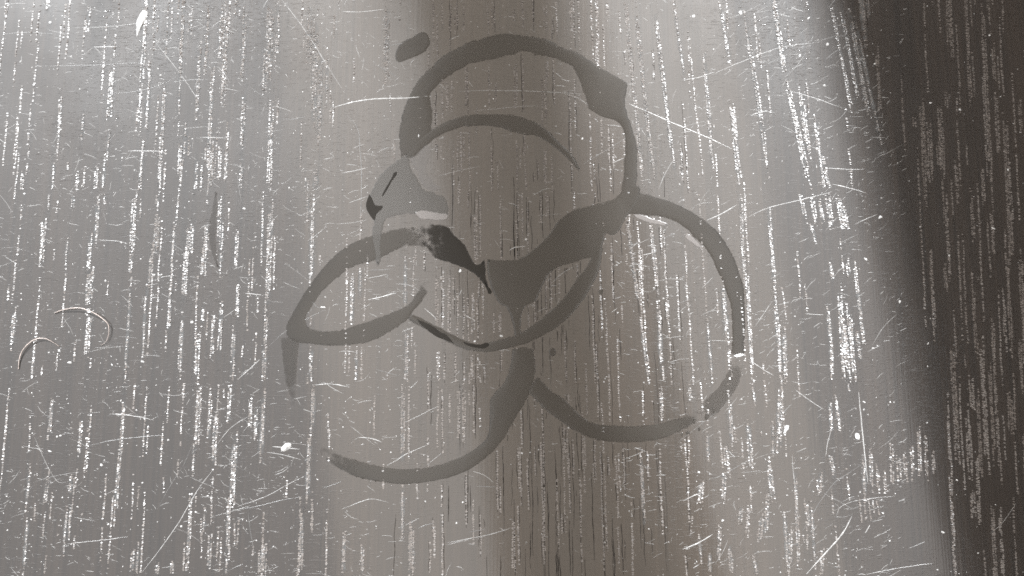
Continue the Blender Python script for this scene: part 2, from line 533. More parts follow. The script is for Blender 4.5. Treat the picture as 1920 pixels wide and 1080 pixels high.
def domes(P, R, H, ang, six=6):
    """little low domes at photo pixels P with half sizes R and heights H in pixels"""
    n = len(P)
    base = at_array(P)
    a = np.arange(six) / six * 2 * math.pi
    ring = np.stack([np.cos(a), np.sin(a)], 1)
    tmpl = np.concatenate([np.c_[ring, np.zeros(six)], np.c_[ring * 0.62, np.full(six, 0.72)], [[0, 0, 1.0]]])
    T = np.repeat(tmpl[None], n, 0)
    T[:, :, 0] *= R[:, None, 0]; T[:, :, 1] *= R[:, None, 1]; T[:, :, 2] *= H[:, None]
    c, s = np.cos(ang)[:, None], np.sin(ang)[:, None]
    X = T[:, :, 0] * c - T[:, :, 1] * s
    Y = T[:, :, 0] * s + T[:, :, 1] * c
    V = np.stack([X, Y, T[:, :, 2] - 0.08], 2) * PX + base[:, None, :]
    f = []
    for i in range(six):
        j = (i + 1) % six
        f += [(i, j, six + j), (i, six + j, six + i), (six + i, six + j, 2 * six)]
    f = np.array(f)
    F = (f[None] + (np.arange(n) * (2 * six + 1))[:, None, None]).reshape(-1, 3)
    return V.reshape(-1, 3), F


def wedges(P, R, tilt_x, tilt_y, six=6):
    """lips of the open pores: small plates at photo pixels P, tipped a little out of the level"""
    n = len(P)
    base = at_array(P)
    a = np.arange(six) / six * 2 * math.pi + 0.3
    ring = np.stack([np.cos(a), np.sin(a)], 1)
    lo = ring[None] * R[:, None, :]
    hi = lo * 0.8
    zh = -(hi[:, :, 0] * tilt_x[:, None] + hi[:, :, 1] * tilt_y[:, None])
    zh = zh - zh.min(1, keepdims=True) + 0.12
    V = np.concatenate([np.dstack([lo, np.full((n, six), -0.08)]), np.dstack([hi, zh])], 1) * PX + base[:, None, :]
    f = []
    for i in range(six):
        j = (i + 1) % six
        f += [(i, j, six + j), (i, six + j, six + i)]
    for i in range(1, six - 1):
        f.append((six, six + i, six + i + 1))
    f = np.array(f)
    F = (f[None] + (np.arange(n) * (2 * six))[:, None, None]).reshape(-1, 3)
    return V.reshape(-1, 3), F


FILMS = []                                 # outlines of the wet films, in photo pixels


def in_film(P):
    hit = np.zeros(len(P), bool)
    for poly in FILMS:
        q = np.array([(v.x, v.y) for v in poly])
        lo, hi = q.min(0), q.max(0)
        idx = np.nonzero(((P >= lo) & (P <= hi)).all(1))[0]
        if not len(idx): continue
        x, y = P[idx, 0], P[idx, 1]
        ins = np.zeros(len(idx), bool)
        for (x1, y1), (x2, y2) in zip(q, np.roll(q, -1, 0)):
            if y1 == y2: continue
            c = (y1 > y) != (y2 > y)
            ins ^= c & (x < (x2 - x1) * (y - y1) / (y2 - y1) + x1)
        hit[idx[ins]] = True
    return hit


# ------------------------------------------------------------------ wet films
T_FILM = 0.00009


def ragged(line, amp, seed, nx=0.0):
    """uneven edge: fractal wander across the line, plus short runs along the grain"""
    out = []
    n = len(line)
    for i, p in enumerate(line):
        a, b = line[max(i - 1, 0)], line[min(i + 1, n - 1)]
        t = (b - a)
        t = t.normalized() if t.length > 0 else Vector((1, 0))
        nn = Vector((-t.y, t.x))
        d = amp * (1.2 * noise.noise((seed, i * 0.09, 0)) + 0.8 * noise.noise((seed, i * 0.35, 4)) + 0.9 * noise.noise((seed, i * 0.9, 8)))
        q = p + nn * d
        s = noise.noise((p.x * 0.16, seed, 2.0))
        if s > 0.35: q = q + Vector((0, (s - 0.35) * 9 * amp * abs(t.x)))
        out.append(q)
    return out


def resample(line, n):
    L = [0.0]
    for a, b in zip(line, line[1:]): L.append(L[-1] + (b - a).length)
    out, k = [], 0
    for i in range(n):
        s = L[-1] * i / (n - 1)
        while k < len(L) - 2 and L[k + 1] < s: k += 1
        d = L[k + 1] - L[k]
        out.append(line[k].lerp(line[k + 1], 0 if d == 0 else (s - L[k]) / d))
    return out


def strip_film(name, outer, inner, seed, thick=1.0, amp=1.0, tilt=0.0, material=None, fade=(4, 4)):
    """film of water between two traced edges"""
    m = max(len(outer), len(inner))
    o = catmull(outer, 3.0)
    n = len(o)
    i_ = resample(catmull(inner, 3.0), n) if len(outer) != len(inner) else None
    if i_ is None:                         # the two edges were traced point against point
        i_, o = [], []
        for k in range(m - 1):
            def seg(pts):
                return [Vector(pts[max(k - 1, 0)]), Vector(pts[k]), Vector(pts[k + 1]), Vector(pts[min(k + 2, m - 1)])]
            so, si = seg(outer), seg(inner)
            c = max(2, int(max((so[2] - so[1]).length, (si[2] - si[1]).length) / 3.0))
            for j in range(c):
                t = j / c
                for s, dst in ((so, o), (si, i_)):
                    p0, p1, p2, p3 = s
                    dst.append(0.5 * ((2 * p1) + (p2 - p0) * t + (2 * p0 - 5 * p1 + 4 * p2 - p3) * t * t + (3 * p1 - p0 - 3 * p2 + p3) * t ** 3))
        o.append(Vector(outer[-1])); i_.append(Vector(inner[-1]))
        n = len(o)
    o = ragged(o, amp, seed)
    i_ = ragged(i_, amp, seed + 31.7)
    FILMS.append((o + i_[::-1])[::2])
    V, F, D = [], [], []
    K = 9
    for r in range(n):
        a, b = o[r], i_[r]
        w = max((b - a).length, 0.5)
        e1, e2 = min(2.0, w * 0.14) / w, min(5.0, w * 0.3) / w
        ts = (0, e1, e2, 0.35, 0.5, 0.65, 1 - e2, 1 - e1, 1)
        zs = (0, .5, .88, 1, 1, 1, .88, .5, 0)
        end = min(1.0, min(r, n - 1 - r) / 3.0)
        ef = min(1.0, r / fade[0], (n - 1 - r) / fade[1])
        for t, z in zip(ts, zs):
            q = at(*a.lerp(b, t))
            D.append(1.15 * z * ef)
            V.append((q.x, q.y, T_FILM * thick * z * end * (1 + tilt * (t - 0.5)) - 0.00001))
        if r:
            for k in range(K - 1):
                F.append(((r - 1) * K + k, (r - 1) * K + k + 1, r * K + k + 1, r * K + k))
    return fix_up(name, V, F, material, D)


def fix_up(name, V, F, material=None, depth=None):
    """faces wound so that they look up"""
    G = []
    for f in F:
        a, b, c = (Vector(V[f[i]]) for i in (0, 1, 2))
        nz = (b.x - a.x) * (c.y - a.y) - (b.y - a.y) * (c.x - a.x)
        if len(f) == 4:
            d = Vector(V[f[3]])
            nz += (c.x - a.x) * (d.y - a.y) - (c.y - a.y) * (d.x - a.x)
        G.append(f if nz >= 0 else tuple(reversed(f)))
    return mesh_obj(name, V, G, material or M_FILM, depth=depth)


def pool_film(name, pts, seed, thick=1.0, amp=1.0, slope=(0.0, 0.0), material=None, base=0.0, rim=1.0, fade_x=None):
    """film of water inside one traced outline"""
    line = catmull(list(pts) + [pts[0]], 3.5)[:-1]
    line = ragged(line, amp, seed)
    n = len(line)
    area = sum(line[i].x * line[(i + 1) % n].y - line[(i + 1) % n].x * line[i].y for i in range(n))
    sg = 1.0 if area > 0 else -1.0
    cen = sum(line, Vector((0, 0))) / n
    FILMS.append(line[::2])
    rings, V, F = [line], [], []
    for d in (1.4 * rim, 3.0 * rim, 4.0 * rim, 5.0 * rim):
        ring = []
        for i in range(n):
            t = (line[(i + 2) % n] - line[(i - 2) % n])
            t = t.normalized() if t.length > 0 else Vector((1, 0))
            ring.append(line[i] + Vector((-t.y, t.x)) * sg * d)
        rings.append(ring)
    D = []
    for ring, z in zip(rings, (0, .5, .88, 1, 1)):
        for p in ring:
            D.append(1.15 * z * (1.0 if fade_x is None else min(1.0, max(0.0, (p.x - fade_x[0]) / (fade_x[1] - fade_x[0])))))
            q = at(*p)
            k = 1 + slope[0] * (p.x - cen.x) / 60 + slope[1] * (p.y - cen.y) / 60
            V.append((q.x, q.y, T_FILM * thick * z * max(0.1, k) - 0.00001 + base))
    for k in range(4):
        for i in range(n):
            j = (i + 1) % n
            F.append((k * n + i, k * n + j, (k + 1) * n + j, (k + 1) * n + i))
    F.append(tuple(4 * n + i for i in range(n)))
    from mathutils.geometry import tessellate_polygon
    top = tessellate_polygon([[Vector((V[4 * n + i][0], V[4 * n + i][1], 0)) for i in range(n)]])
    F = F[:-1] + [tuple(4 * n + i for i in t) for t in top]
    return fix_up(name, V, F, material, D)


def wet(o, label, group='wet marks left on the tabletop'):
    return tag(o, label, 'water mark', group)


wet(strip_film('wet_ring',
    [(752,300),(748,240),(762,190),(785,148),(805,128),(830,105),(868,82),(905,70),(945,62),(985,66),(1020,72),(1050,85),(1085,98),(1120,122),(1150,138),(1172,150),(1176,160),(1172,190),(1180,220),(1192,260),(1196,310),(1192,372)],
    [(806,262),(812,225),(808,180),(822,160),(840,145),(868,128),(885,120),(925,112),(960,104),(985,97),(1010,105),(1040,110),(1070,125),(1085,150),(1095,180),(1105,205),(1130,220),(1160,232),(1172,260),(1170,300),(1168,330),(1160,372)],
    1.3, 1.0, 1.4), 'broad wet cup ring open at its base, the thickest of the overlapping rings')
wet(strip_film('wet_arc',
    [(756,296),(780,262),(812,240),(850,222),(890,214),(930,213),(970,216),(1005,228),(1028,244),(1050,268),(1075,292),(1090,318)],
    [(775,298),(805,270),(830,252),(865,240),(900,237),(935,239),(960,248),(985,254),(1003,255),(1025,266),(1055,290),(1086,322)],
    2.9, 1.12, 0.8), 'slim wet arc lying inside the broad cup ring')
wet(strip_film('wet_ring',
    [(1133,462),(1126,500),(1115,527),(1095,562),(1060,602),(1020,630),(980,647),(930,659),(900,661),(860,652),(820,632),(790,614),(762,599)],
    [(1116,466),(1099,500),(1083,520),(1058,555),(1030,583),(1000,607),(970,625),(930,637),(900,645),(865,634),(830,616),(795,598),(768,586)],
    5.1, 1.35, 0.6), 'narrow curved wet rim joining the V-shaped puddle to the small left loop')
wet(strip_film('wet_ring',
    [(808,530),(800,555),(780,580),(760,603),(720,630),(680,645),(630,649),(585,646),(548,640),(535,618),(556,572),(590,520),(620,485),(660,455),(700,440),(765,425),(812,432)],
    [(790,528),(780,548),(765,570),(742,582),(700,598),(660,612),(620,620),(592,618),(577,610),(575,592),(592,566),(612,540),(640,515),(670,498),(705,488),(765,462),(812,470)],
    7.7, 0.9, 1.0, fade=(14, 26)), 'small pointed wet loop enclosing a patch of scratches')
wet(strip_film('wet_ring',
    [(590,838),(610,862),(650,888),(700,902),(755,908),(810,903),(860,890),(900,868),(940,830),(970,780),(995,735),(1005,690),(1000,650)],
    [(600,830),(640,852),(690,868),(740,878),(790,877),(840,865),(885,845),(915,815),(918,770),(920,745),(945,715),(955,685),(960,650)],
    9.9, 1.06, 0.7, fade=(45, 4)), 'smooth wet crescent sweeping down from the foot of the narrow rim')
wet(strip_film('wet_smear',
    [(526,630),(529,680),(538,730),(549,765)], [(563,630),(559,680),(557,725),(554,762)], 11.3, 0.8, 1.0, 0.0, M_FILM_FAINT, (4, 25)),
    'short faint wet smear hanging below the tip of the pointed loop')
wet(strip_film('wet_arc',
    [(1160,352),(1220,366),(1260,378),(1295,395),(1325,415),(1355,445),(1380,490),(1395,540),(1398,600),(1396,668)],
    [(1165,402),(1215,405),(1250,410),(1280,425),(1297,442),(1325,470),(1350,520),(1368,570),(1372,620),(1370,666)],
    13.1, 0.95, 0.8, fade=(10, 6)), 'pale wet arc curving outward from the arm of the V-shaped puddle')
wet(strip_film('wet_arc',
    [(985,735),(1000,748),(1020,767),(1045,787),(1075,807),(1110,823),(1150,829),(1200,830),(1245,822),(1290,803),(1322,775)],
    [(1005,702),(1022,718),(1035,733),(1055,745),(1075,765),(1095,782),(1120,793),(1160,797),(1205,797),(1250,790),(1288,776),(1318,757)],
    15.7, 1.12, 1.0, fade=(4, 26)), 'dark wet arc with a bumpy upper edge beside the smooth crescent')
wet(pool_film('puddle',
    [(912,484),(940,487),(975,483),(1002,465),(1028,440),(1050,410),(1080,392),(1115,382),(1150,372),(1180,345),(1200,352),(1195,380),(1174,410),(1160,435),(1146,442),(1136,438),(1132,455),(1122,478),(1090,488),(1052,500),(1030,515),(1016,540),(1004,565),(985,575),(978,600),(978,632),(966,634),(960,605),(950,578),(936,570),(924,550),(915,520)],
    17.0, 1.2, 1.0), 'large V-shaped puddle with a thick arm reaching the broad ring')
wet(pool_film('wet_patch',
    [(764,288),(738,305),(716,325),(698,352),(687,385),(690,402),(700,412),(698,450),(702,485),(708,500),(715,485),(716,450),(722,415),(740,405),(765,402),(800,404),(838,404),(842,385),(835,370),(815,362),(795,355),(785,335),(772,315)],
    19.0, 1.0, 2.6, (0, 0), M_FILM_PALE), 'pale ragged wet patch below the broad ring, with a thin drip')
wet(pool_film('puddle',
    [(770,425),(800,418),(838,424),(852,440),(872,458),(880,478),(888,492),(897,496),(908,486),(912,500),(912,522),(920,552),(905,530),(890,515),(865,502),(840,492),(815,484),(796,462),(780,445)],
    21.0, 1.5, 1.8, (0.05, -0.3), M_FILM_DARK, fade_x=(772, 850)), 'blackest small puddle, wedge-shaped with a forked tip touching the V-shaped puddle')
wet(pool_film('water_drop',
    [(741,98),(750,82),(770,70),(790,59),(803,64),(807,80),(800,95),(785,104),(765,112),(750,118),(741,112)],
    23.0, 0.9, 1.0), 'lone oval wet spot outside the broad cup ring')
for (x, y, r, lab) in ((1036, 660, 7, 'small round water drop just outside the narrow rim'),
                       (1127, 547, 4.5, 'tiny round water drop beside the end of the narrow rim'),
                       (1272, 797, 6, 'small ragged water drop at the faint end of the dark bumpy arc'),
                       (1290, 812, 4, 'tiny water drop trailing off the end of the dark bumpy arc')):
    wet(pool_film('water_drop', [(x + r * math.cos(a), y + r * 1.15 * math.sin(a)) for a in np.arange(8) * math.pi / 4], x * 0.1, 1.0, 0.6, rim=0.4), lab)

wet(strip_film('wet_arc',
    [(1396,672),(1392,700),(1378,735),(1352,768),(1322,796)], [(1368,672),(1362,700),(1348,722),(1328,742),(1306,768)], 33.1, 0.7, 2.2, 0.0, M_FILM_FAINT, (12, 12)),
    'faint drying trace between the pale wet arc and the dark bumpy arc')


wet(pool_film('wet_smear', [(405,358),(398,390),(391,425),(393,460),(402,490),(409,503),(408,480),(405,450),(407,410),(408,380)], 61.0, 0.5, 1.0, (0, 0), M_FILM_TRACE, 0.0, 0.6),
    'faint dark sickle-shaped smear among the dense grain streaks')
for (x, y, r) in ((1262, 801, 3), (1301, 790, 4), (1311, 803, 3), (1325, 782, 5), (1338, 770, 3.5), (1279, 815, 3)):
    wet(pool_film('water_drop', [(x + r * math.cos(g) * 0.8, y + r * 1.3 * math.sin(g)) for g in np.arange(8) * math.pi / 4], x * 0.3, 0.9, 0.8, rim=0.3),
        'dark droplet scattered where the dark bumpy arc breaks up', 'droplets at the broken end of the arc')


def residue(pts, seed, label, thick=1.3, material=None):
    return tag(pool_film('residue_or_glint_patch', pts, seed, thick, 1.9, (0, 0), material or M_RESIDUE_GLINT, 0.0, 0.5), label, 'residue', 'dried residue patches')


residue([(778,399),(792,394),(815,398),(836,400),(840,407),(832,413),(806,413),(786,409)], 41.0, 'bright pinkish painted reflection bar above the blackest small puddle', 1.6)  # reflection in the wet film, put into pale colour
residue([(1188,402),(1204,403),(1222,410),(1240,414),(1256,420),(1246,424),(1226,419),(1206,414),(1192,409)], 43.0, 'thin white residue sliver under the start of the pale wet arc')
residue([(1282,436),(1292,440),(1303,449),(1314,461),(1318,467),(1306,463),(1294,454),(1284,445)], 45.0, 'small white residue sliver on the inner edge of the pale wet arc')
residue([(770,296),(785,282),(800,270),(806,284),(802,305),(800,322),(812,340),(826,352),(816,360),(798,354),(788,338),(782,322),(774,310)], 47.0, 'mottled residue patch in the angle between slim arc and ragged wet patch', 0.8, M_RESIDUE_THIN)


def dark_slit(parent, pts, seed):
    """darker film laid along a rim"""
    o = pool_film('dark_rim_slit', pts, seed, 0.4, 0.4, (0, 0), M_FILM_DARK, T_FILM * 1.35, 0.2)
    o.parent = parent
    return o


RIM = bpy.data.objects['wet_ring.001']
dark_slit(RIM, [(782,598),(796,604),(812,612),(826,622),(838,628),(848,640),(852,644),(836,638),(816,630),(798,616),(786,606)], 51.0)
dark_slit(RIM, [(868,640),(880,644),(888,645),(900,646),(912,642),(917,646),(912,652),(898,653),(884,650),(872,646)], 52.0)
PATCH = bpy.data.objects['wet_patch']
dark_slit(PATCH, [(738,324),(744,322),(744,328),(736,338),(728,352),(719,367),(716,366),(723,352),(732,337)], 55.0)
dark_slit(PATCH, [(692,364),(698,372),(704,384),(718,386),(714,394),(706,401),(703,412),(698,410),(690,398),(686,384)], 56.0)

# ------------------------------------------------------------------ pores
P, R, H = pore_field()
k = ~in_film(P) | (rng.uniform(0, 1, len(P)) < np.where((P[:, 0] < 720) | (P[:, 0] > 1280), 0.5, 0.07))
P, R, TXA = P[k], R[k], np.concatenate(TX)[k]
n = len(P)
V, F = wedges(P, R, np.tan(rng.normal(0.0, 0.062, n) + TXA), np.tan(rng.uniform(0.05, 0.43, n)))
pores = tag(tri_obj('grain_pores', V, F, M_PORE, table, smooth=False), kind='stuff')

# ------------------------------------------------------------------ scratches


def groove(pts, w, h=0.30, jit=0.25, step=4.0):
    """a thin raised burr along pixel points: vertices and faces"""
    line = catmull(pts, step)
    n = len(line)
    V, F = [], []
    ph = random.uniform(0, 90)
    for i, p in enumerate(line):
        a, b = line[max(i - 1, 0)], line[min(i + 1, n - 1)]
        t = (b - a).normalized() if (b - a).length > 0 else Vector((1, 0))
        nn = Vector((-t.y, t.x))
        taper = min(1.0, 0.25 + 3.0 * min(i, n - 1 - i) / max(1, n - 1))
        f = taper * (1 + 0.6 * noise.noise((ph, i * 0.35, 0)))
        q = p + nn * noise.noise((ph + 5, i * 0.22, 1)) * jit * 2
        for o, z in ((-0.5, -0.05), (-0.2, h), (0.2, h * 0.8), (0.5, -0.05)):
            v = at(*(q + nn * (o * w * f)))
            V.append((v.x, v.y, z * PX * w * f))
        if i:
            for k in range(3):
                F.append(((i - 1) * 4 + k, (i - 1) * 4 + k + 1, i * 4 + k + 1, i * 4 + k))
    return V, F


SCRATCH = [
    ([(520, -10), (560, 40), (590, 85), (615, 125), (640, 165)], 2.0), ([(290, 78), (320, 115), (350, 155), (375, 195)], 1.2),
    ([(138, 52), (200, 50), (260, 44), (306, 40)], 1.3), ([(8, 63), (60, 61), (105, 64)], 1.2), ([(68, 124), (130, 123), (200, 121), (275, 116)], 1.4),
    ([(240, 283), (270, 283), (300, 284), (313, 288)], 2.4), ([(375, 258), (400, 258), (424, 259)], 2.0), ([(325, 154), (355, 150), (392, 149)], 1.5),
    ([(202, 160), (215, 152), (230, 148)], 1.4), ([(620, 203), (660, 192), (700, 186), (760, 184), (808, 180)], 3.2), ([(530, 222), (548, 224), (575, 217)], 1.8),
    ([(176, 88), (200, 88), (220, 87)], 1.5), ([(345, 5), (375, 18), (400, 30)], 1.2), ([(157, 249), (165, 252), (174, 256)], 1.5),
    ([(80, 3), (90, 14), (100, 8)], 1.5), ([(210, 175), (250, 172), (290, 163), (330, 145)], 1.0), ([(468, 163), (485, 175), (500, 184)], 1.2),
    ([(205, 776), (235, 778), (262, 782), (288, 788)], 2.2), ([(168, 835), (200, 828), (240, 822), (304, 816)], 2.0), ([(408, 832), (430, 805), (450, 790), (472, 778)], 2.0),
    ([(265, 1075), (300, 1030), (335, 980), (370, 920), (400, 880)], 2.0), ([(295, 955), (320, 910), (345, 870), (362, 828)], 1.2), ([(125, 1020), (160, 1016), (200, 1012), (240, 1006)], 1.6),
    ([(500, 848), (530, 853), (565, 862)], 2.0), ([(511, 837), (535, 840), (562, 842)], 2.4), ([(515, 891), (530, 885), (543, 875)], 1.8), ([(445, 950), (500, 930), (540, 908), (570, 893)], 1.2),
    ([(448, 955), (480, 950), (520, 940), (566, 931)], 1.5), ([(402, 968), (430, 960), (470, 948)], 1.3), ([(65, 820), (80, 855), (95, 885), (110, 904), (128, 903)], 1.2),
    ([(465, 960), (470, 1000), (478, 1040)], 1.2), ([(428, 1070), (445, 1062), (457, 1058)], 2.0), ([(605, 915), (622, 910), (640, 903)], 1.5),
    ([(590, 722), (620, 720), (655, 726)], 2.6), ([(597, 716), (625, 721), (657, 726)], 1.6), ([(690, 562), (715, 557), (743, 549)], 2.6), ([(690, 507), (715, 506), (735, 504)], 1.8),
    ([(690, 522), (710, 518), (726, 514)], 1.8), ([(722, 545), (738, 552), (744, 548)], 1.2), ([(672, 820), (695, 822), (716, 829)], 2.2), ([(725, 873), (745, 862), (765, 850), (800, 835)], 1.5),
    ([(705, 692), (730, 700), (752, 706)], 1.6), ([(582, 560), (590, 572), (598, 578)], 1.5), ([(505, 648), (540, 618), (575, 598), (610, 580)], 1.4), ([(445, 712), (470, 690), (487, 674)], 2.0),
    ([(640, 955), (680, 940), (700, 936), (728, 942)], 1.6), ([(785, 990), (800, 984), (815, 981)], 1.6), ([(838, 1018), (880, 1010), (920, 1002), (958, 990)], 1.8), ([(880, 998), (910, 992)], 1.2),
    ([(893, 912), (930, 913)], 1.2), ([(887, 884), (910, 892), (925, 905)], 1.2), ([(785, 972), (760, 985)], 1.3), ([(838, 1022), (860, 1016), (880, 1012)], 1.2),
    ([(860, 172), (900, 170), (960, 170), (1020, 172), (1090, 176)], 1.3), ([(888, 208), (930, 204), (970, 200), (1010, 198)], 1.2), ([(700, 120), (725, 132), (745, 145)], 1.5),
    ([(640, 22), (680, 22), (720, 17)], 1.5), ([(650, 215), (670, 240), (675, 280), (678, 330), (676, 420)], 1.8), ([(640, 325), (665, 320), (690, 314)], 1.6), ([(710, 282), (730, 276)], 1.5),
    ([(655, 380), (690, 368)], 1.5), ([(630, 420), (660, 418), (690, 412)], 1.4), ([(1180, 195), (1220, 212), (1260, 230), (1320, 255), (1372, 279)], 2.6), ([(1090, 310), (1180, 255), (1250, 210)], 1.0),
    ([(1235, 355), (1245, 330), (1262, 300)], 1.5), ([(1325, 413), (1355, 400), (1382, 384)], 2.2), ([(1400, 408), (1440, 390), (1500, 375), (1560, 360)], 1.4), ([(1245, 447), (1260, 440), (1268, 438)], 1.6),
    ([(1205, 478), (1220, 475), (1232, 470)], 1.4), ([(1410, 215), (1422, 212), (1440, 207)], 2.2), ([(1480, 170), (1530, 185), (1580, 203)], 1.8), ([(1545, 315), (1600, 318), (1620, 317)], 1.5),
    ([(1335, 140), (1380, 120), (1460, 90), (1530, 80)], 1.2), ([(1400, 140), (1470, 105), (1520, 85)], 1.2), ([(1548, 112), (1562, 100), (1575, 92)], 1.6), ([(1280, 150), (1310, 145), (1340, 135)], 1.2),
    ([(1560, 345), (1590, 352), (1625, 362)], 2.2), ([(1603, 421), (1625, 410), (1645, 402)], 1.6), ([(1416, 612), (1432, 588), (1448, 565)], 1.6), ([(1510, 588), (1530, 590), (1545, 590)], 1.8),
    ([(1510, 545), (1520, 532), (1530, 523)], 1.6), ([(1405, 675), (1430, 692), (1450, 704)], 1.5), ([(1490, 730), (1520, 752), (1545, 768)], 1.6), ([(1460, 784), (1472, 770), (1484, 758)], 1.6),
    ([(1610, 735), (1614, 780), (1620, 840), (1627, 905)], 3.0), ([(1548, 855), (1552, 830), (1558, 808)], 2.0), ([(1505, 995), (1535, 945), (1565, 905), (1590, 888), (1617, 870)], 1.9), ([(1512, 1076), (1545, 1040), (1580, 1000), (1597, 968)], 3.2),
    ([(1622, 1000), (1628, 990), (1631, 984)], 2.2), ([(1280, 1030), (1310, 1018), (1336, 1002)], 3.2), ([(1300, 1065), (1312, 1058)], 1.8), ([(1280, 940), (1300, 930), (1315, 925)], 2.0), ([(1330, 898), (1350, 893), (1395, 868)], 1.6),
    ([(1366, 845), (1372, 852), (1378, 856)], 2.0), ([(1493, 848), (1505, 843), (1512, 840)], 1.8), ([(1578, 942), (1590, 935), (1602, 931)], 1.8), ([(1620, 1078), (1680, 1066), (1750, 1056)], 1.2), ([(1704, 1028), (1720, 1022), (1734, 1016)], 2.0),
    ([(1485, 853), (1488, 890), (1494, 940)], 2.0), ([(1856, 1000), (1880, 980), (1905, 944)], 1.3), ([(1545, 925), (1600, 955)], 1.1), ([(1560, 960), (1600, 940), (1680, 930)], 1.0),
    ([(870, 590), (890, 600)], 1.4), ([(1035, 530), (1055, 512), (1076, 500)], 1.6), ([(1045, 570), (1075, 560)], 1.0), ([(795, 578), (810, 590), (820, 600)], 1.6), ([(955, 470), (965, 464), (985, 462)], 1.6),
    ([(1000, 366), (1018, 356)], 1.4), ([(1150, 305), (1170, 296)], 1.2), ([(820, 330), (870, 318), (900, 312)], 1.0), ([(730, 85), (765, 80)], 1.6), ([(1270, 570), (1295, 560)], 1.2),
    ([(270, 665), (300, 668)], 1.2), ([(1270, 830), (1360, 760)], 0.9), ([(300, 520), (330, 516)], 1.4), ([(460, 550), (490, 553)], 1.6), ([(180, 450), (220, 452), (240, 458)], 1.8), ([(240, 525), (265, 527)], 1.2),
]
for pts, w in SCRATCH:
    v, f = groove(pts, w * random.uniform(0.6, 0.9))
    mesh_obj('scratch', v, f, M_SCRATCH if w >= 2.2 else random.choice(M_SCRATCHES), table)

# painted soft glow along the broad pore streaks of the lit sides
VV, FF, DD = [], [], []
for (x0, y0, x1, y1, w) in STREAKS:
    if w < 5 or 780 < x0 < 1170 or x0 > 1640: continue
    n = max(4, int(abs(y1 - y0) / 7))
    t = np.linspace(0, 1, n)
    P = np.stack([x0 + (x1 - x0) * t, y0 + (y1 - y0) * t], 1)
    bad = in_film(P)
    hw = w * 0.72 + 1.2
    cols = [at_array(P + np.c_[np.full(n, o * hw), np.zeros(n)]) for o in (-1, -0.4, 0.4, 1)]
    k = len(VV)
    for i in range(n):
        f = min(1.0, 3.5 * min(t[i], 1 - t[i])) * (0.75 + 0.5 * noise.noise((x0, y0 + t[i] * (y1 - y0) / 25.0, 6.0)))
        for c, d in zip(cols, (0, 0.85, 0.85, 0)):
            VV.append((c[i][0], c[i][1], 0.000006 + 0.000008 * d)); DD.append(d * f)
        if i and not (bad[i] or bad[i - 1]):
            for j in range(3):
                FF.append((k + 4 * i + j, k + 4 * i + j + 1, k + 4 * i - 3 + j, k + 4 * i - 4 + j))
hz = fix_up('grain_glow', VV, FF, M_GLOW, DD)
hz.parent = table
tag(hz, kind='stuff')

# pores of the dim middle band, their unlit look painted as thin dark lines
M_UNLIT_PORE = plain('unlit_pore', (0.022, 0.018, 0.015), 0.6, spec=0.2)
UNLIT_LINES = [(x0, y0, x1, y1) for (x0, y0, x1, y1, w) in STREAKS if 790 < x0 < 1290 and w <= 6 and rng.uniform() < (0.75 if y0 > 300 else 0.4)]
for i in range(150):
    x, y, ln = rng.normal(1060, 110), rng.uniform(300, 1080), rng.gamma(2.5, 32)
    UNLIT_LINES.append((x, y, x + ln * (x - 900) / 6000.0, y + ln))
VV, FF = [], []
for (x0, y0, x1, y1) in UNLIT_LINES:
    n = max(3, int(abs(y1 - y0) / 5))
    t = np.linspace(0, 1, n)
    px = x0 + (x1 - x0) * t + np.array([noise.noise((x0, v * 3.0, 1.0)) for v in t]) * 2.5 + rng.choice([-2.0, 2.0])
    P = np.stack([px, y0 + (y1 - y0) * t], 1)
    bad = in_film(P)
    w = (0.35 + 0.35 * np.sin(math.pi * t)) * rng.uniform(0.7, 1.3) * (1 + 0.5 * rng.normal(0, 0.5, n))
    A, B = at_array(P - np.c_[w, 0 * w]), at_array(P + np.c_[w, 0 * w])
    k = len(VV)
    for i in range(n):
        VV += [(*A[i][:2], 0.000012), (*B[i][:2], 0.000012)]
        if i and not (bad[i] or bad[i - 1]):
            FF.append((k + 2 * i - 2, k + 2 * i, k + 2 * i + 1, k + 2 * i - 1))
tag(mesh_obj('unlit_pores', VV, FF, M_UNLIT_PORE, table), kind='stuff')

# hairline scuffs too many to count
VV, FF = [], []
CAND = [(random.uniform(-200, 1700), random.uniform(-150, 1230)) for i in range(11000)]
for (x, y), wet_here in zip(CAND, in_film(np.array(CAND))):
    dens = 0.5 + 0.9 * noise.noise((x / 170.0, y / 140.0, 2.0))
    if 780 < x < 1150: dens *= 0.35
    if random.random() > dens or wet_here: continue
    a = random.gauss(0.05, 0.38) if random.random() < 0.75 else random.uniform(-1.5, 1.5)
    if x > 1250: a = random.gauss(-0.4, 0.4)
    ln = min(90, random.lognormvariate(2.05, 0.75))
    c = random.gauss(0, 0.12) * ln
    dx, dy = math.cos(a) * ln / 2, math.sin(a) * ln / 2
    v, f = groove([(x - dx, y - dy), (x - dy / ln * c, y + dx / ln * c), (x + dx, y + dy)], random.uniform(0.4, 1.1), 0.3, 0.1, 7.0)
    k = len(VV)
    VV += v; FF += [tuple(q + k for q in g) for g in f]
tag(mesh_obj('hairline_scuffs', VV, FF, M_SCRATCHES[2], table), kind='stuff')

# ------------------------------------------------------------------ hairs


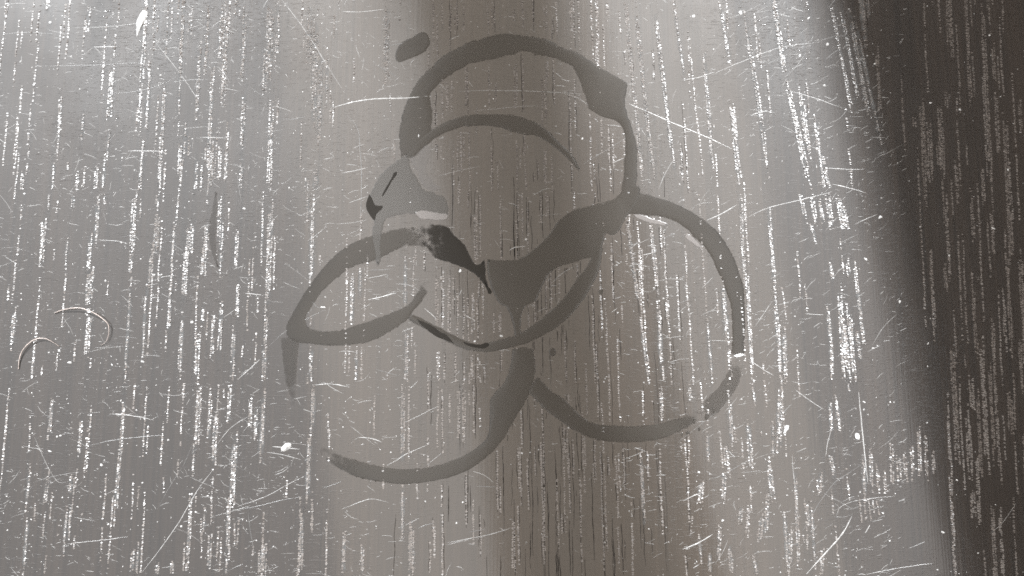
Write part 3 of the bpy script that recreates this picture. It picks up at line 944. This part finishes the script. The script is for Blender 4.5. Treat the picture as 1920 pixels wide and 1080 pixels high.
def hair(pts, r0, lift, label):
    line = catmull(pts, 2.5)
    n = len(line)
    V, F = [], []
    for i, p in enumerate(line):
        s = i / (n - 1)
        a, b = at(*line[max(i - 1, 0)]), at(*line[min(i + 1, n - 1)])
        t = (b - a).normalized()
        nn = Vector((-t.y, t.x, 0))
        r = r0 * PX * (0.35 + 0.65 * math.sin(math.pi * min(1, 0.12 + s * 0.95)) ** 0.7)
        z = r0 * PX + lift * math.sin(math.pi * s)
        c = at(p.x, p.y, z)
        for k in range(6):
            g = k / 6 * 2 * math.pi
            q = c + nn * (math.cos(g) * r) + Vector((0, 0, math.sin(g) * r))
            V.append(tuple(q))
        if i:
            for k in range(6):
                j = (k + 1) % 6
                F.append(((i - 1) * 6 + k, (i - 1) * 6 + j, i * 6 + j, i * 6 + k))
    F.append(tuple(range(6))); F.append(tuple((n - 1) * 6 + k for k in range(6)))
    return tag(mesh_obj('hair', V, F, M_HAIR), label, 'hair', 'stray hairs on the tabletop')


hair([(102,587),(115,582),(135,578),(152,578),(170,584),(185,592),(195,600),(203,609),(204,625),(199,640),(190,647)], 1.05, 0.0014, 'thin pale curved hair with a hooked end')
hair([(35,692),(36,675),(42,658),(55,643),(70,635),(85,635),(98,641),(112,650)], 1.1, 0.0007, 'pale hair bent into a half circle')

# ------------------------------------------------------------------ dust


def crumb(name, x, y, rx, ry, ang, seed):
    """an irregular crumb of lint or grit"""
    six = 9
    V, F = [], []
    for lev, (k, z) in enumerate(((1.0, -0.05), (0.85, 0.22), (0.45, 0.34))):
        for i in range(six):
            g = i / six * 2 * math.pi
            f = k * (1 + 0.85 * noise.noise((seed, math.cos(g) * 2.3, math.sin(g) * 2.3 + lev * 0.5)))
            u, v = math.cos(g) * rx * f, math.sin(g) * ry * f
            q = at(x + u * math.cos(ang) - v * math.sin(ang), y + u * math.sin(ang) + v * math.cos(ang))
            V.append((q.x, q.y, z * min(rx, ry) * PX))
    q = at(x, y)
    V.append((q.x, q.y, 0.36 * min(rx, ry) * PX))
    for l in range(2):
        for i in range(six):
            j = (i + 1) % six
            F.append((l * six + i, l * six + j, (l + 1) * six + j, (l + 1) * six + i))
    for i in range(six):
        F.append((2 * six + i, 2 * six + (i + 1) % six, 3 * six))
    me = fix_up(name, V, F)
    me.data.materials[0] = M_DUST
    return me


G_D = 'specks of dust on the tabletop'
tag(crumb('lint', 266, 36, 7, 22, 0.35, 2.0), 'largest white lint fleck, a tapering smear above a long scratch', 'lint', 'lint flecks')
tag(crumb('lint', 536, 838, 6, 11, 0.9, 3.0), 'knotted white lint fleck crossing a double scratch', 'lint', 'lint flecks')
tag(crumb('lint', 605, 576, 6, 1.6, 0.05, 4.0), 'short white lint sliver inside the pointed wet loop', 'lint', 'lint flecks')
tag(crumb('lint', 1474, 804, 4, 9, 0.3, 5.0), 'crooked white lint fleck among leaning grain streaks', 'lint', 'lint flecks')
tag(crumb('lint', 1608, 818, 5, 7, -0.3, 6.0), 'bluish white crumb beside a straight vertical scratch', 'crumb', 'lint flecks')
tag(crumb('lint', 1386, 666, 9, 3, -0.2, 7.0), 'shiny white fleck at the tip of the pale wet arc', 'lint', 'lint flecks')
SPECK = [(267, 678, 5, 3), (360, 604, 5, 5), (457, 391, 3.5, 3), (111, 658, 5, 4), (131, 680, 6, 4), (210, 684, 4, 2), (100, 932, 3, 2.5), (117, 933, 2.5, 2), (145, 950, 3, 2), (107, 819, 3, 3), (113, 817, 3, 2.5),
         (48, 958, 3, 2.5), (203, 983, 3, 2.5), (189, 931, 3, 3), (93, 846, 5, 2.5), (367, 960, 3, 3), (94, 42, 4, 4), (1388, 24, 5, 6), (1516, 34, 6, 3), (1500, 104, 4, 4), (1552, 83, 4, 4), (1651, 407, 6, 4), (1623, 486, 5, 3),  # topmost two here are glare blotches, painted as pale specks
         (1687, 566, 4, 6), (1740, 644, 4, 2), (1620, 754, 5, 3), (1669, 754, 3, 2.5), (1668, 1014, 3, 2.5), (1738, 793, 3, 2), (1768, 998, 5, 3), (1780, 479, 4, 3), (1637, 653, 4, 3), (979, 850, 3.5, 3), (856, 981, 3, 3),
         (868, 942, 2.5, 3), (798, 940, 2.5, 2), (863, 508, 4, 6), (890, 640, 3, 3), (940, 630, 5, 3), (1053, 466, 0, 0), (986, 449, 3, 4), (1092, 260, 3, 4), (910, 199, 2.5, 2.5), (785, 255, 3, 6), (1745, 193, 4, 2), (1855, 66, 3, 3), (1640, 120, 3, 3),
         (1890, 318, 2.5, 3), (1862, 428, 6, 3), (1794, 900, 4, 2), (1834, 1037, 3, 3), (1800, 206, 4, 3), (1300, 30, 5, 4), (1545, 160, 4, 3), (190, 872, 4, 4), (1310, 885, 4, 4), (1355, 976, 4, 3), (733, 848, 2.5, 2.5)]


def speck_words(x, y):
    """label, category and group by what the speck lies on"""
    if x > 1665 + (y - 540) * 0.15: return 'small white dust speck on the dark unlit strip of wood', 'dust', 'specks on the dark strip'
    if x > 1240: return 'small white dust speck among the leaning grain streaks beside the dark strip', 'dust', 'specks among leaning streaks'
    if x > 720: return 'small white dust speck on the dull brown band around the wet rings', 'dust', 'specks on the brown band'
    if y > 780: return 'small white dust speck among long scratches, below the hairs', 'dust', 'specks below the hairs'
    if y > 560 and x < 240: return 'small white dust speck lying beside the curved hairs', 'dust', 'specks beside the hairs'
    return 'small white dust speck between dense bright grain streaks', 'dust', 'specks between bright streaks'


for i, (x, y, a, b) in enumerate(SPECK):
    if a == 0: continue
    tag(crumb('dust_speck', x, y, a * 0.65, b * 0.6, random.uniform(-0.8, 0.8), i * 1.37 + 20), *speck_words(x, y))

n = 6500
P = np.stack([rng.uniform(-200, 2120, n), rng.uniform(-150, 1230, n)], 1)
den = np.array([0.45 + 0.9 * noise.noise((x / 120.0, y / 110.0, 7.0)) for x, y in P])
den[P[:, 0] < 620] += 0.25
den[in_film(P)] *= 0.12
den[(P[:, 0] > 780) & (P[:, 0] < 1130)] *= 0.3
den[P[:, 0] > 1680] *= 0.25
P = P[rng.uniform(0, 1, n) < den]
n = len(P)
sz = np.minimum(rng.lognormal(-0.25, 0.38, n), 2.2)
V, F = domes(P, np.stack([sz * rng.uniform(0.9, 1.5, n), sz * rng.uniform(0.6, 1.0, n)], 1), sz * 0.6, rng.uniform(0, 3.1, n))
tag(tri_obj('fine_dust', V, F, M_DUST), 'fine white dust scattered over the varnish', 'dust', None, 'stuff')
